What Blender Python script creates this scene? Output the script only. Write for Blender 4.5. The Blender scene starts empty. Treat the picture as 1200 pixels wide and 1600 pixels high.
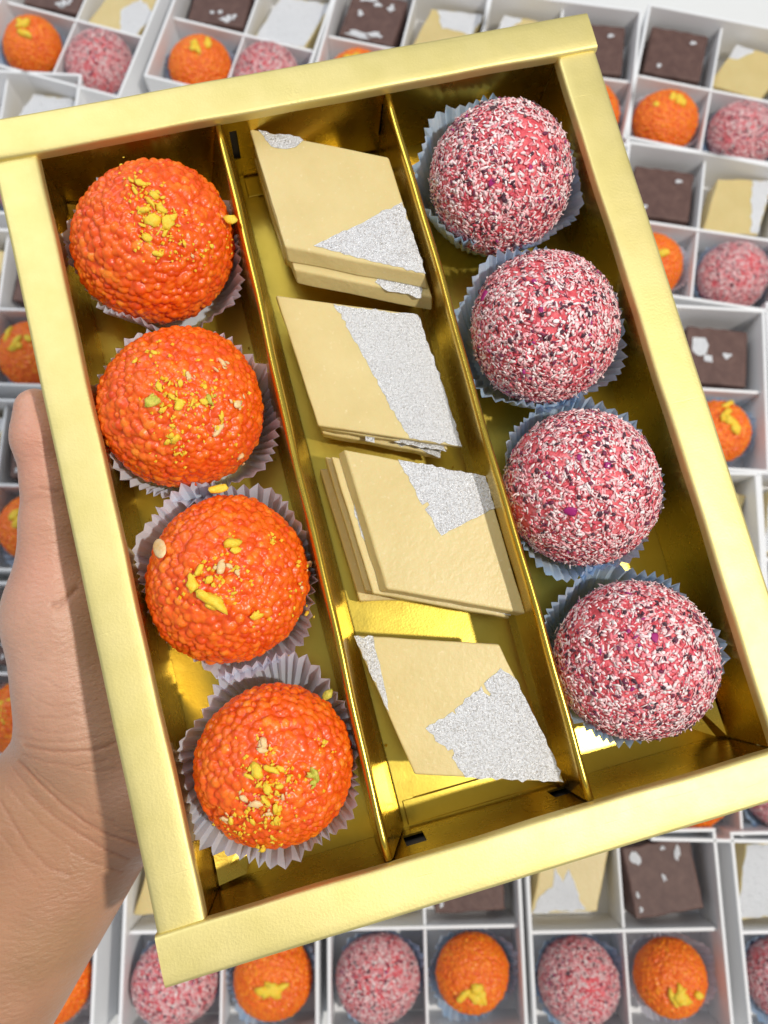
import bpy, bmesh, math, random
import numpy as np
from mathutils import Matrix, Vector
SC = bpy.context.scene
COL = SC.collection
C = 0.01                                   # everything below is written in centimetres

# ------------------------------------------------------------------ camera, world, lamps, exposure
F_PX, TILT, CAM_H = 1250.0, math.radians(11.4), 51.6
ct, st = math.cos(TILT), math.sin(TILT)
CAM = np.array([0.0, 0.0, CAM_H])
RIGHT, DOWN, FWD = np.array([1., 0, 0]), np.array([0, -ct, -st]), np.array([0, st, -ct])
cam_data = bpy.data.cameras.new('camera')
cam_data.sensor_fit = 'VERTICAL'; cam_data.sensor_height = 36; cam_data.lens = 36 * F_PX / 1600
cam_data.clip_start = 0.01; cam_data.clip_end = 50
cam_data.dof.use_dof = True; cam_data.dof.focus_distance = 0.195; cam_data.dof.aperture_fstop = 18
cam = bpy.data.objects.new('camera', cam_data); COL.objects.link(cam)
cam.matrix_world = Matrix(((1, 0, 0, 0), (0, ct, -st, 0), (0, st, ct, CAM_H * C), (0, 0, 0, 1)))
SC.camera = cam

world = bpy.data.worlds.new('World'); SC.world = world; world.use_nodes = True
bg = world.node_tree.nodes['Background']
bg.inputs['Color'].default_value = (0.86, 0.93, 1.0, 1); bg.inputs['Strength'].default_value = 0.37

def lamp(name, loc, target, power, size, color, shape='SQUARE'):
    d = bpy.data.lights.new(name, 'AREA'); d.energy = power; d.shape = shape; d.size = size; d.color = color
    o = bpy.data.objects.new(name, d); COL.objects.link(o)
    o.location = loc
    o.rotation_euler = (Vector(target) - Vector(loc)).to_track_quat('-Z', 'Y').to_euler()
    return o
az, el, dist = math.radians(-18), math.radians(58), 1.5
KEY_T = (0.0, 0.06, 0.31)
lamp('key_lamp', (KEY_T[0] + dist * math.cos(el) * math.cos(az), KEY_T[1] + dist * math.cos(el) * math.sin(az),
                     KEY_T[2] + dist * math.sin(el)), KEY_T, 18.5, 0.06, (1, 0.95, 0.87), 'DISK')  # small hard key from the right, source unseen
lamp('fill_lamp', (-0.75, 0.95, 1.75), (0, 0.05, 0.2), 15, 1.1, (0.93, 0.96, 1.0))  # added soft fill from above, kept off zenith so gold reflections stay dark

SC.view_settings.view_transform = 'Standard'; SC.view_settings.look = 'None'
SC.view_settings.exposure = 0.07; SC.view_settings.gamma = 1.0
SC.cycles.max_bounces = 10; SC.cycles.glossy_bounces = 6; SC.cycles.use_denoising = True
SC.cycles.sample_clamp_indirect = 6

# ------------------------------------------------------------------ frames
R_BOX = np.array([[0.96431, 0.25265, -0.07831], [-0.23986, 0.95956, 0.14796], [0.11216, -0.1239, 0.98594]])
def _rod(w):
    th = np.linalg.norm(w); k = w / th
    K = np.array([[0, -k[2], k[1]], [k[2], 0, -k[0]], [-k[1], k[0], 0]])
    return np.eye(3) + math.sin(th) * K + (1 - math.cos(th)) * K @ K
R_BOX = _rod(np.array([-0.138, -0.097, -0.25]))
T_BOX = np.array([-10.28, -10.02, 20.475])
BW, BH, BD = 16.5, 21.51, 3.05             # the held box: width, length, depth
def c2w(v): return v[0] * RIGHT + v[1] * DOWN + v[2] * FWD
_ax, _ay, _az = c2w(R_BOX[:, 0]), -c2w(R_BOX[:, 1]), -c2w(R_BOX[:, 2])
_org = CAM + c2w(R_BOX @ np.array([BW / 2, BH / 2, BD]) + T_BOX)
BOXM = Matrix(((_ax[0], _ay[0], _az[0], _org[0] * C), (_ax[1], _ay[1], _az[1], _org[1] * C),
               (_ax[2], _ay[2], _az[2], _org[2] * C), (0, 0, 0, 1)))
_co = -R_BOX.T @ T_BOX
EYE = np.array([_co[0] - BW / 2, BH / 2 - _co[1], BD - _co[2]])   # the lens seen from the held box
def ray(px, py):
    d = R_BOX.T @ np.array([(px - 600) / F_PX, (py - 800) / F_PX, 1.0])
    return np.array([d[0], -d[1], -d[2]])
def loc(px, py, z):
    d = ray(px, py); s = (z - EYE[2]) / d[2]
    return EYE + s * d
def tab(px, py, z):
    d = c2w(np.array([(px - 600) / F_PX, (py - 800) / F_PX, 1.0])); s = (z - CAM[2]) / d[2]
    return CAM + s * d

# ------------------------------------------------------------------ materials
def sock(n, *names):
    for k in names:
        if k in n.inputs: return n.inputs[k]
def mat(name, color=(0.8, 0.8, 0.8), rough=0.5, metal=0.0, **kw):
    m = bpy.data.materials.new(name); m.use_nodes = True
    p = m.node_tree.nodes['Principled BSDF']
    p.inputs['Base Color'].default_value = (*color, 1); p.inputs['Roughness'].default_value = rough
    p.inputs['Metallic'].default_value = metal
    for k, v in kw.items():
        s = p.inputs.get(k.replace('_', ' '))
        if s is not None: s.default_value = v
    return m
def nodes(m): return m.node_tree.nodes, m.node_tree.links, m.node_tree.nodes['Principled BSDF']
def noise(m, scale, detail=3, rough=0.6, vec=None):
    N, L, P = nodes(m)
    t = N.new('ShaderNodeTexCoord'); n = N.new('ShaderNodeTexNoise')
    n.inputs['Scale'].default_value = scale; n.inputs['Detail'].default_value = detail
    n.inputs['Roughness'].default_value = rough
    if vec:
        mp = N.new('ShaderNodeMapping'); mp.inputs['Scale'].default_value = vec
        L.new(t.outputs['Object'], mp.inputs['Vector']); L.new(mp.outputs['Vector'], n.inputs['Vector'])
    else: L.new(t.outputs['Object'], n.inputs['Vector'])
    return n.outputs['Fac']
def ramp(m, fac, stops):
    N, L, P = nodes(m); r = N.new('ShaderNodeValToRGB'); e = r.color_ramp.elements
    while len(e) < len(stops): e.new(0.5)
    for i, (p, c) in enumerate(stops): e[i].position = p; e[i].color = (*c, 1)
    L.new(fac, r.inputs['Fac']); return r.outputs['Color']
def bump(m, fac, strength, dist, normal=None):
    N, L, P = nodes(m); b = N.new('ShaderNodeBump')
    b.inputs['Strength'].default_value = strength; b.inputs['Distance'].default_value = dist
    L.new(fac, b.inputs['Height'])
    if normal is not None: L.new(normal, b.inputs['Normal'])
    L.new(b.outputs['Normal'], P.inputs['Normal']); return b.outputs['Normal']
def mixc(m, fac, a, b, mode='MIX'):
    N, L, P = nodes(m); x = N.new('ShaderNodeMix'); x.data_type = 'RGBA'; x.blend_type = mode
    for s, v in ((x.inputs['Factor'], fac), (x.inputs[6], a), (x.inputs[7], b)):
        if hasattr(v, 'is_linked'): L.new(v, s)
        elif isinstance(v, tuple): s.default_value = (*v, 1)
        else: s.default_value = v
    return x.outputs[2]
def attr(m, name):
    N, L, P = nodes(m); a = N.new('ShaderNodeAttribute'); a.attribute_name = name
    return a.outputs['Color'], a.outputs['Fac']
def base(m, colour): nodes(m)[1].new(colour, nodes(m)[2].inputs['Base Color'])
def roughlink(m, fac, a, b):
    N, L, P = nodes(m); r = N.new('ShaderNodeMapRange')
    r.inputs['To Min'].default_value = a; r.inputs['To Max'].default_value = b
    L.new(fac, r.inputs['Value']); L.new(r.outputs['Result'], P.inputs['Roughness'])

M = {}
def gold(name, r0, r1, col, fb=0.10, wb=0.06):
    m = mat(name, col, 0.3, 1.0)
    base(m, mixc(m, ramp(m, noise(m, 90, 4), [(0.35, (0, 0, 0)), (0.7, (1, 1, 1))]), col, tuple(c * k for c, k in zip(col, (0.93, 0.93, 0.85)))))
    roughlink(m, noise(m, 160, 5), r0, r1)
    n1 = bump(m, noise(m, 1600, 4), fb, 0.0005)
    n2 = bump(m, noise(m, 110, 2), wb, 0.0010, n1)
    if name == 'gold_satin':
        dg = mixc(m, ramp(m, noise(m, 38, 2), [(0.66, (0, 0, 0)), (0.72, (1, 1, 1))]), (0.5, 0.5, 0.5), ramp(m, noise(m, 480, 3), [(0.45, (0, 0, 0)), (0.6, (1, 1, 1))]))
        n3 = bump(m, dg, 0.12, 0.0006, n2)
        bump(m, ramp(m, noise(m, 120, 2, 0.5, (0.25, 6.0, 1.0)), [(0.70, (1, 1, 1)), (0.74, (0, 0, 0))]), 0.10, 0.0004, n3)
    return m
M['foil'] = gold('gold_foil', 0.22, 0.32, (0.66, 0.455, 0.07), 0.05, 0.022)
M['rim'] = gold('gold_satin', 0.54, 0.64, (0.80, 0.69, 0.31), 0.12, 0.02)
M['floor'] = gold('gold_floor', 0.25, 0.36, (0.74, 0.555, 0.095), 0.06, 0.03)
M['dark'] = mat('slot_shade', (0.10, 0.09, 0.08), 0.9)  # near-black colour standing in for the shade inside the wall slots

m = mat('boondi', (0.85, 0.16, 0.01), 0.40, 0, Subsurface_Weight=0.5, Subsurface_Scale=0.003, Coat_Weight=0.12, Coat_Roughness=0.2)
nodes(m)[2].inputs['Subsurface Radius'].default_value = (1.0, 0.28, 0.05)
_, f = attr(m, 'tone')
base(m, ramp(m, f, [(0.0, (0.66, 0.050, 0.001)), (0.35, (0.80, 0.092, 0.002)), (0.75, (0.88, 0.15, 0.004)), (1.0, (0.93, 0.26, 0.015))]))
bump(m, noise(m, 900, 3), 0.25, 0.0006)
M['boondi'] = m
m = m.copy(); m.name = 'boondi_bright'
cr_ = [n for n in m.node_tree.nodes if n.type == 'VALTORGB'][0].color_ramp.elements
for e_, c_ in zip(cr_, [(0.72, 0.09, 0.001), (0.84, 0.15, 0.002), (0.92, 0.22, 0.004), (0.95, 0.34, 0.015)]): e_.color = (*c_, 1)
M['boondi_bright'] = m
def nut(name, a, b):
    m = mat(name, a, 0.55, 0, Subsurface_Weight=0.15, Subsurface_Scale=0.001)
    base(m, ramp(m, noise(m, 350, 3), [(0.35, a), (0.65, b)])); bump(m, noise(m, 900, 3), 0.5, 0.0006); return m
M['pist'] = nut('pistachio_yellow', (0.90, 0.52, 0.012), (0.86, 0.68, 0.07))
M['green'] = nut('pistachio_green', (0.42, 0.42, 0.03), (0.75, 0.62, 0.10))
M['pale'] = nut('almond_pale', (0.85, 0.52, 0.20), (0.88, 0.66, 0.36))
m = mat('coconut_core', (0.72, 0.12, 0.14), 0.6, 0, Subsurface_Weight=0.2, Subsurface_Scale=0.002)
base(m, ramp(m, noise(m, 260, 4), [(0.3, (0.58, 0.045, 0.065)), (0.55, (0.80, 0.13, 0.15)), (0.75, (0.88, 0.34, 0.35))]))
bump(m, noise(m, 500, 4), 0.8, 0.0015); M['core'] = m
m = mat('coconut_flake', (0.9, 0.7, 0.7), 0.55, 0, Sheen_Weight=0.2)
c, f = attr(m, 'tint'); base(m, c); M['flake'] = m
def paper(name, a, b, tr):
    m = mat(name, a, 0.6); N, L, P = nodes(m)
    col = ramp(m, noise(m, 120, 3), [(0.3, a), (0.7, b)]); L.new(col, P.inputs['Base Color'])
    t = N.new('ShaderNodeBsdfTranslucent'); L.new(col, t.inputs['Color'])
    x = N.new('ShaderNodeMixShader'); x.inputs['Fac'].default_value = tr
    L.new(P.outputs['BSDF'], x.inputs[1]); L.new(t.outputs['BSDF'], x.inputs[2])
    L.new(x.outputs['Shader'], N['Material Output'].inputs['Surface']); return m
M['cup_w'] = paper('pale_blue_paper', (0.76, 0.86, 1.0), (0.86, 0.92, 1.0), 0.42)
M['cup_b'] = paper('blue_paper', (0.44, 0.68, 0.95), (0.72, 0.85, 0.97), 0.38)
m = mat('cashew_paste', (0.70, 0.55, 0.26), 0.40, 0, Subsurface_Weight=0.12, Subsurface_Scale=0.003)
base(m, mixc(m, ramp(m, noise(m, 750, 4), [(0.62, (0, 0, 0)), (0.80, (1, 1, 1))]),
     ramp(m, noise(m, 60, 4), [(0.3, (0.60, 0.465, 0.195)), (0.7, (0.66, 0.525, 0.24))]), (0.74, 0.62, 0.36)))
bump(m, noise(m, 600, 5), 0.30, 0.0006); M['kaju'] = m
m = mat('silver_leaf', (0.93, 0.94, 0.97), 0.35, 0.04, Coat_Weight=0.8, Coat_Roughness=0.12, Specular_IOR_Level=1.0)
nb_ = bump(m, noise(m, 1500, 3, 0.65), 1.0, 0.0013); nodes(m)[1].new(nb_, nodes(m)[2].inputs['Coat Normal']); roughlink(m, noise(m, 900, 2), 0.20, 0.42)
nodes(m)[1].new(ramp(m, noise(m, 2100, 2, 0.5), [(0.44, (0, 0, 0)), (0.62, (0.55, 0.55, 0.55))]), nodes(m)[2].inputs['Metallic']); M['silver'] = m
m = mat('chocolate_paste', (0.11, 0.055, 0.045), 0.6)
base(m, ramp(m, noise(m, 160, 4), [(0.3, (0.085, 0.04, 0.033)), (0.7, (0.14, 0.075, 0.06))])); bump(m, noise(m, 400, 4), 0.4, 0.001); M['choc'] = m
m = mat('white_card', (0.82, 0.82, 0.83), 0.5)
bump(m, noise(m, 300, 3), 0.06, 0.0006); M['card'] = m
m = mat('table_top', (0.76, 0.76, 0.75), 0.45)
base(m, ramp(m, noise(m, 6, 4), [(0.3, (0.74, 0.74, 0.73)), (0.7, (0.79, 0.79, 0.78))])); M['table'] = m

m = mat('skin', (0.56, 0.31, 0.19), 0.42, 0, Subsurface_Weight=0.25, Subsurface_Scale=0.004)
nodes(m)[2].inputs['Subsurface Radius'].default_value = (1.0, 0.35, 0.18)
N, L, P = nodes(m)
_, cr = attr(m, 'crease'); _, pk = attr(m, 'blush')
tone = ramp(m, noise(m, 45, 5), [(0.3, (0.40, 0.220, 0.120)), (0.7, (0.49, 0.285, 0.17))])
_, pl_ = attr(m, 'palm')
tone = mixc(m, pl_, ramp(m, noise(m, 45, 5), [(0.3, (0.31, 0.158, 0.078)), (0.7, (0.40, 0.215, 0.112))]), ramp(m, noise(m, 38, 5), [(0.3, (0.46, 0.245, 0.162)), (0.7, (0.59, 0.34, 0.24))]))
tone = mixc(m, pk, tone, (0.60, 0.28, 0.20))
tone = mixc(m, ramp(m, noise(m, 14, 3), [(0.42, (0, 0, 0)), (0.66, (0.7, 0.7, 0.7))]), tone, (0.53, 0.25, 0.16))
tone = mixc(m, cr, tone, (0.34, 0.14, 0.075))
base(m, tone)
tc = N.new('ShaderNodeTexCoord'); mp = N.new('ShaderNodeMapping'); mp.inputs['Rotation'].default_value = (0, 0, math.radians(-62))
wv = N.new('ShaderNodeTexWave'); wv.inputs['Scale'].default_value = 150; wv.inputs['Distortion'].default_value = 11; wv.inputs['Detail'].default_value = 4; wv.inputs['Detail Scale'].default_value = 1.6
L.new(tc.outputs['Object'], mp.inputs['Vector']); L.new(mp.outputs['Vector'], wv.inputs['Vector'])
n0 = bump(m, wv.outputs['Fac'], 0.10, 0.0006)
n1 = bump(m, noise(m, 420, 4, 0.6, (1.0, 2.6, 1.0)), 0.35, 0.0009, n0)
n2 = bump(m, noise(m, 1500, 3), 0.22, 0.0004, n1); M['skin'] = m
M['nail'] = mat('nail', (0.72, 0.45, 0.36), 0.3, 0, Subsurface_Weight=0.2, Subsurface_Scale=0.002)

# ------------------------------------------------------------------ builders
class MB:
    def __init__(s): s.v = []; s.f = []
    def add(s, v, f):
        n = len(s.v); s.v += [tuple(map(float, q)) for q in v]; s.f += [tuple(i + n for i in q) for q in f]
    def box(s, x0, y0, z0, x1, y1, z1):
        s.add([(x0, y0, z0), (x1, y0, z0), (x1, y1, z0), (x0, y1, z0), (x0, y0, z1), (x1, y0, z1), (x1, y1, z1), (x0, y1, z1)],
              [(3, 2, 1, 0), (4, 5, 6, 7), (0, 1, 5, 4), (1, 2, 6, 5), (2, 3, 7, 6), (3, 0, 4, 7)])
    def mesh(s, name, material, smooth=False):
        me = bpy.data.meshes.new(name)
        me.from_pydata([(a * C, b * C, c * C) for a, b, c in s.v], [], s.f); me.update()
        me.materials.append(M[material])
        if smooth: me.shade_smooth()
        return me
def fmesh(name, V, Fc, material, smooth=True):
    """numpy verts (cm) and equal-sized faces"""
    me = bpy.data.meshes.new(name); V = np.asarray(V, np.float32) * C; Fc = np.asarray(Fc, np.int32); k = Fc.shape[1]
    me.vertices.add(len(V)); me.vertices.foreach_set('co', V.ravel())
    me.loops.add(Fc.size); me.loops.foreach_set('vertex_index', Fc.ravel())
    me.polygons.add(len(Fc)); me.polygons.foreach_set('loop_start', np.arange(0, Fc.size, k, dtype=np.int32))
    me.update(calc_edges=True); me.validate()
    me.materials.append(M[material])
    if smooth: me.shade_smooth()
    return me
def vattr(me, name, vals):
    a = me.attributes.new(name, 'FLOAT', 'POINT'); a.data.foreach_set('value', np.asarray(vals, np.float32))
def vcol(me, name, cols):
    a = me.attributes.new(name, 'FLOAT_COLOR', 'POINT'); a.data.foreach_set('color', np.asarray(cols, np.float32).ravel())
def link(name, data, parent=None, mw=None, kind=None):
    o = bpy.data.objects.new(name, data); COL.objects.link(o)
    if parent is not None: o.parent = parent
    if mw is not None:
        if parent is None: o.matrix_world = mw
        else: o.matrix_local = mw
    if kind: o['kind'] = kind
    return o
def tag(o, label, cat, group=None):
    o['label'] = label; o['category'] = cat
    if group: o['group'] = group
    return o
def TR(x, y, z): return Matrix.Translation((x * C, y * C, z * C))
def bevel(o, w=0.03, seg=2):
    b = o.modifiers.new('edge', 'BEVEL'); b.width = w * C; b.segments = seg; b.limit_method = 'ANGLE'; b.angle_limit = math.radians(40)
    return o
_ico = {}
def ico(n):
    if n not in _ico:
        bm = bmesh.new(); bmesh.ops.create_icosphere(bm, subdivisions=n, radius=1)
        V = np.array([v.co[:] for v in bm.verts]); Fc = np.array([[v.index for v in f.verts] for f in bm.faces]); bm.free()
        V /= np.linalg.norm(V, axis=1)[:, None]; _ico[n] = (V, Fc)
    return _ico[n]
def lumps(D, rng, n, amp, k):
    out = np.zeros(len(D))
    for _ in range(n):
        w = rng.normal(size=3); w *= k / np.linalg.norm(w)
        out += np.sin(D @ w + rng.uniform(0, 6.28))
    return amp * out / math.sqrt(n)
def fib(n, rng, jit):
    i = np.arange(n) + 0.5; ph = np.arccos(1 - 2 * i / n); th = math.pi * (1 + 5 ** 0.5) * i
    d = np.stack([np.cos(th) * np.sin(ph), np.sin(th) * np.sin(ph), np.cos(ph)], 1)
    d += rng.normal(size=d.shape) * jit; return d / np.linalg.norm(d, axis=1)[:, None]

# ------------------------------------------------------------------ setting
t = MB(); t.box(-90, -70, -3, 90, 90, 0)
table = link('table', t.mesh('table', 'table')); table['kind'] = 'structure'; bevel(table, 0.5)

# ------------------------------------------------------------------ the held gold box
gold_box = link('gift_box', None, None, BOXM)
tag(gold_box, 'open shiny gold cardboard box with three long compartments, held in the hand', 'gift box')
RW, RWL = 1.12, 1.13                        # rim widths (ends, sides)
X0, Y0 = BW / 2, BH / 2
def rim_profile(w, z, r=0.10):              # hollow folded edge: outer skin, flat top, inner roll
    pts = [(0, z - 0.5), (0, z - r)] + [(r - r * math.cos(a), z - r + r * math.sin(a)) for a in (0.5, 1.05)] + [(r, z)]
    pts += [(w * k, z + 0.012 * math.sin(math.pi * k)) for k in (0.25, 0.5, 0.75)]
    pts += [(w - r, z)] + [(w - r + r * math.sin(a), z - r + r * math.cos(a)) for a in (0.5, 1.05)] + [(w, z - r), (w, z - 0.32)]
    return pts
def rim(length, w, z, mapf, seed):
    rng = random.Random(seed); n = 40; pr = rim_profile(w, z); v = []; f = []
    ph = [rng.uniform(0, 6.28) for _ in range(4)]
    for i in range(n + 1):
        s = -length / 2 + length * i / n
        wob = 0.012 * math.sin(s * 0.9 + ph[0]) + 0.006 * math.sin(s * 2.3 + ph[1])
        for k, (a, b) in enumerate(pr):
            v.append(mapf(s, a + (wob if k > 6 else wob * 0.3), b + 0.008 * math.sin(s * 1.3 + ph[2] + k * 0.2)))
    K = len(pr)
    for i in range(n):
        for k in range(K - 1): f.append((i * K + k, i * K + k + 1, (i + 1) * K + k + 1, (i + 1) * K + k))
    m = MB(); m.add(v, f)
    e0 = list(range(K)); e1 = [n * K + k for k in range(K)]
    m.f += [tuple(e0), tuple(reversed(e1))]
    return m.mesh('rim', 'rim', True)
def rim_obj(me):
    o = link('rim', me, gold_box); s = o.modifiers.new('split', 'EDGE_SPLIT'); s.split_angle = math.radians(50); return o
ZT, ZS = BD, BD - 0.13
rim_obj(rim(BW + 0.06, RW, ZT, lambda s, a, b: (s, Y0 - a, b), 1))
rim_obj(rim(BW + 0.06, RW + 0.03, ZT, lambda s, a, b: (s, -Y0 + a, b), 2))
rim_obj(rim(BH - 2 * RW + 0.1, RWL, ZS, lambda s, a, b: (-X0 + a, s, b), 3))
rim_obj(rim(BH - 2 * RW + 0.1, RWL, ZS, lambda s, a, b: (X0 - a, s, b), 4))
# inner walls: boards with punched slots (a dark board added behind gives the cavity shade)
def board(length, z0, z1, holes, th, mapf, name='inner_wall', matl='foil'):
    m = MB(); xs = sorted({-length / 2, length / 2, *[h[0] for h in holes], *[h[1] for h in holes]})
    for a, b in zip(xs, xs[1:]):
        hs = [h for h in holes if h[0] <= a + 1e-6 and h[1] >= b - 1e-6]
        zz = [(z0, z1)] if not hs else [(z0, hs[0][2]), (hs[0][3], z1)]
        for p, q in zz:
            c = [mapf(x, y, z) for x, y, z in ((a, 0, p), (b, 0, p), (b, 0, q), (a, 0, q), (a, th, p), (b, th, p), (b, th, q), (a, th, q))]
            m.add(c, [(0, 1, 2, 3), (7, 6, 5, 4), (0, 4, 5, 1), (1, 5, 6, 2), (2, 6, 7, 3), (3, 7, 4, 0)])
    return link(name, m.mesh(name, matl), gold_box)
IX, IY = X0 - RWL, Y0 - RW
TH = 0.05
board(2 * IX + 0.06, 0, ZT - 0.33, [(-2.18, -1.98, 1.05, 2.35), (2.12, 2.34, 0.9, 2.3)], TH, lambda x, y, z: (x, IY + 0.02 + y, z))
board(2 * IX + 0.06, 0, ZT - 0.33, [(-2.25, -1.72, 0.75, 1.75), (1.80, 2.55, 0.55, 1.35)], TH, lambda x, y, z: (x, -IY - 0.02 - y, z))
board(2 * IY - 0.02, 0, ZS - 0.33, [], TH, lambda x, y, z: (-IX - 0.02 - y, x, z))
board(2 * IY - 0.02, 0, ZS - 0.33, [], TH, lambda x, y, z: (IX + 0.02 + y, x, z))
board(2 * IX, 0, ZT - 0.33, [], 0.08, lambda x, y, z: (x, IY + 0.22 + y, z), 'added_slot_back', 'dark')  # dark board added behind the slots so they read black
board(2 * IX, 0, ZT - 0.33, [], 0.08, lambda x, y, z: (x, -IY - 0.22 - y, z), 'added_slot_back', 'dark')
for sx in (-1, 1):
    board(BH - 0.1, -0.06, ZS - 0.45, [], TH, lambda x, y, z, s=sx: (s * (X0 - 0.02 - y), x, z), 'outer_wall', 'rim')
    board(BW - 0.2, -0.06, ZT - 0.45, [], TH, lambda x, y, z, s=sx: (x, s * (Y0 - 0.02 - y), z), 'outer_wall', 'rim')
fl = MB(); n = 24; V = []; Fc = []
for j in range(n + 1):
    for i in range(n + 1):
        x = (-1 + 2 * i / n) * (X0 - 0.1); y = (-1 + 2 * j / n) * (Y0 - 0.1)
        V.append((x, y, 0.015 * math.sin(x * 0.8 + 1) * math.sin(y * 0.5) - 0.005))
for j in range(n):
    for i in range(n): a = j * (n + 1) + i; Fc.append((a, a + 1, a + n + 2, a + n + 1))
fl.add(V, Fc); fo = link('bottom_panel', fl.mesh('bottom_panel', 'floor', True), gold_box)
so = fo.modifiers.new('thick', 'SOLIDIFY'); so.thickness = 0.0008; so.offset = -1
# dividers: folded card tents
def divider(basel, ridge, baser, zr, seed, y0, y1, short):
    rng = random.Random(seed); n = 36; v = []; f = []; ph = [rng.uniform(0, 6) for _ in range(4)]
    prof_t = [0, 0.35, 0.7, 0.93, 0.985]
    for i in range(n + 1):
        s = i / n; y = y0 + (y1 - y0) * s
        w = 0.02 * math.sin(y * 0.7 + ph[0]) + 0.008 * math.sin(y * 2.1 + ph[1])
        rx = ridge(s) + w; z = zr + 0.012 * math.sin(y * 0.9 + ph[2])
        lx, rr = basel, baser
        cut = short if s > 1 - 1.2 / n or s < 0.6 / n else 0
        pts = [(lx + (rx - 0.075 - lx) * k, z * k * (1 - cut)) for k in prof_t]
        pts += [(rx - 0.05, z + 0.015), (rx, z + 0.03), (rx + 0.05, z + 0.015)]
        pts += [(rr + (rx + 0.075 - rr) * k, z * k) for k in reversed(prof_t)]
        v += [(a, y, b) for a, b in pts]
    K = 13
    for i in range(n):
        for k in range(K - 1): f.append((i * K + k, i * K + k + 1, (i + 1) * K + k + 1, (i + 1) * K + k))
    m = MB(); m.add(v, f); o = link('divider', m.mesh('divider', 'foil', True), gold_box)
    so = o.modifiers.new('thick', 'SOLIDIFY'); so.thickness = 0.0004; so.offset = 0
    return o
divider(-2.95, lambda s: -2.78 + 0.36 * s, -2.14, 2.72, 5, -9.58, 9.62, 0.06)
divider(2.2, lambda s: 2.34 - 0.08 * s, 2.72, 2.72, 6, -9.58, 9.62, 0.06)
# base flanges of the dividers and glued corner flaps
for x0, x1, y0, y1 in ((-2.1, -1.7, -9.5, 9.5),):
    m = MB(); m.box(x0, y0, 0.012, x1, y1, 0.045); link('divider_flange', m.mesh('divider_flange', 'floor'), gold_box)
m = MB(); m.box(-2.0, -9.6, 0.05, 2.15, -8.95, 0.09); bevel(link('end_flap', m.mesh('end_flap', 'floor'), gold_box), 0.02)
m = MB(); m.box(-2.0, 9.0, 0.05, 2.15, 9.6, 0.09); bevel(link('end_flap', m.mesh('end_flap', 'floor'), gold_box), 0.02)
def flap(pts, z, th=0.05, matl='foil', name='corner_flap'):
    n = len(pts); zz = z if isinstance(z, (list, tuple)) else [z] * n
    v = [(p[0], p[1], q) for p, q in zip(pts, zz)] + [(p[0], p[1], q - th) for p, q in zip(pts, zz)]
    f = [tuple(range(n)), tuple(reversed(range(n, 2 * n)))] + [(i, i + n, (i + 1) % n + n, (i + 1) % n) for i in range(n)]
    a = sum(pts[i][0] * pts[(i + 1) % n][1] - pts[(i + 1) % n][0] * pts[i][1] for i in range(n))
    if a < 0: f = [tuple(reversed(q)) for q in f]
    m = MB(); m.add(v, f); return link(name, m.mesh(name, matl), gold_box)
flap([(-7.1, -8.2), (-6.1, -8.5), (-6.05, -9.0), (-6.4, -9.55), (-7.1, -9.58)], [0.35, 0.14, 0.12, 0.3, 0.6])
flap([(7.1, -8.0), (6.4, -8.2), (6.3, -9.2), (6.9, -9.58), (7.1, -9.58)], [0.5, 0.12, 0.12, 0.35, 0.6])
flap([(-7.1, 8.3), (-6.5, 8.5), (-6.3, 9.2), (-6.7, 9.58), (-7.1, 9.58)], [0.5, 0.12, 0.12, 0.35, 0.6])

# ------------------------------------------------------------------ boondi laddus
def laddu_mesh(seed, sub, n=1700, R=2.0, sq=0.9):
    rng = np.random.default_rng(seed); D, Fc = ico(sub)
    d = fib(n, rng, 0.024); a = np.clip(rng.normal(0.112, 0.030, n), 0.055, 0.19)
    shp = lambda q: 1 + lumps(q, np.random.default_rng(seed + 500), 5, 0.056, 2.2) + lumps(q, np.random.default_rng(seed + 600), 6, 0.010, 5) + lumps(q, np.random.default_rng(seed + 700), 3, 0.028, 1.5)
    body = shp(d)
    rho = R * body - a * rng.uniform(0.55, 1.0, n)
    tone = np.clip(rng.beta(3, 2.6, n), 0, 1)
    p = d * rho[:, None]; pp = rho ** 2
    r = np.zeros(len(D)); tn = np.zeros(len(D)); bodyv = R * 0.968
    for i in range(0, len(D), 8192):
        q = D[i:i + 8192]; dp = q @ p.T
        disc = a[None] ** 2 - pp[None] + dp * dp
        rr = np.where((disc > 0) & (dp > 0), dp + np.sqrt(np.maximum(disc, 0)), 0)
        k = rr.argmax(1); r[i:i + 8192] = rr[np.arange(len(q)), k]
        near = dp.argmax(1); k = np.where(rr.max(1) > 0, k, near); tn[i:i + 8192] = tone[k]
    fl_ = bodyv * shp(D)
    gap = r < fl_
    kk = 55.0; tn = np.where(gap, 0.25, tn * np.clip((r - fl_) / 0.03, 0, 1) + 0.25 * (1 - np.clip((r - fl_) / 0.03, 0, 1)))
    r = np.maximum(r, fl_) + np.log1p(np.exp(-kk * np.abs(np.where(r > 0, r, 0) - fl_))) / kk
    # faces share smoothed radii so syrup bridges the pearls
    V = D * r[:, None]; V[:, 2] *= sq
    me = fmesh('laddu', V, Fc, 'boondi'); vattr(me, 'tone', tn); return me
def chip_mesh(seed, lx, ly, lz):
    rng = np.random.default_rng(seed); D, Fc = ico(2); B = D / (np.abs(D) ** 4).sum(1)[:, None] ** 0.25
    V = B * (0.85 + lumps(D, rng, 4, 0.20, 3.4) + rng.normal(0, 0.09, len(D)))[:, None] * np.array([lx, ly, lz])
    V[:, 0] += 0.35 * lx * D[:, 1] * rng.normal(); V[:, 2] += 0.3 * lz * D[:, 0] * rng.normal()
    return V, Fc
CH = {}
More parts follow.
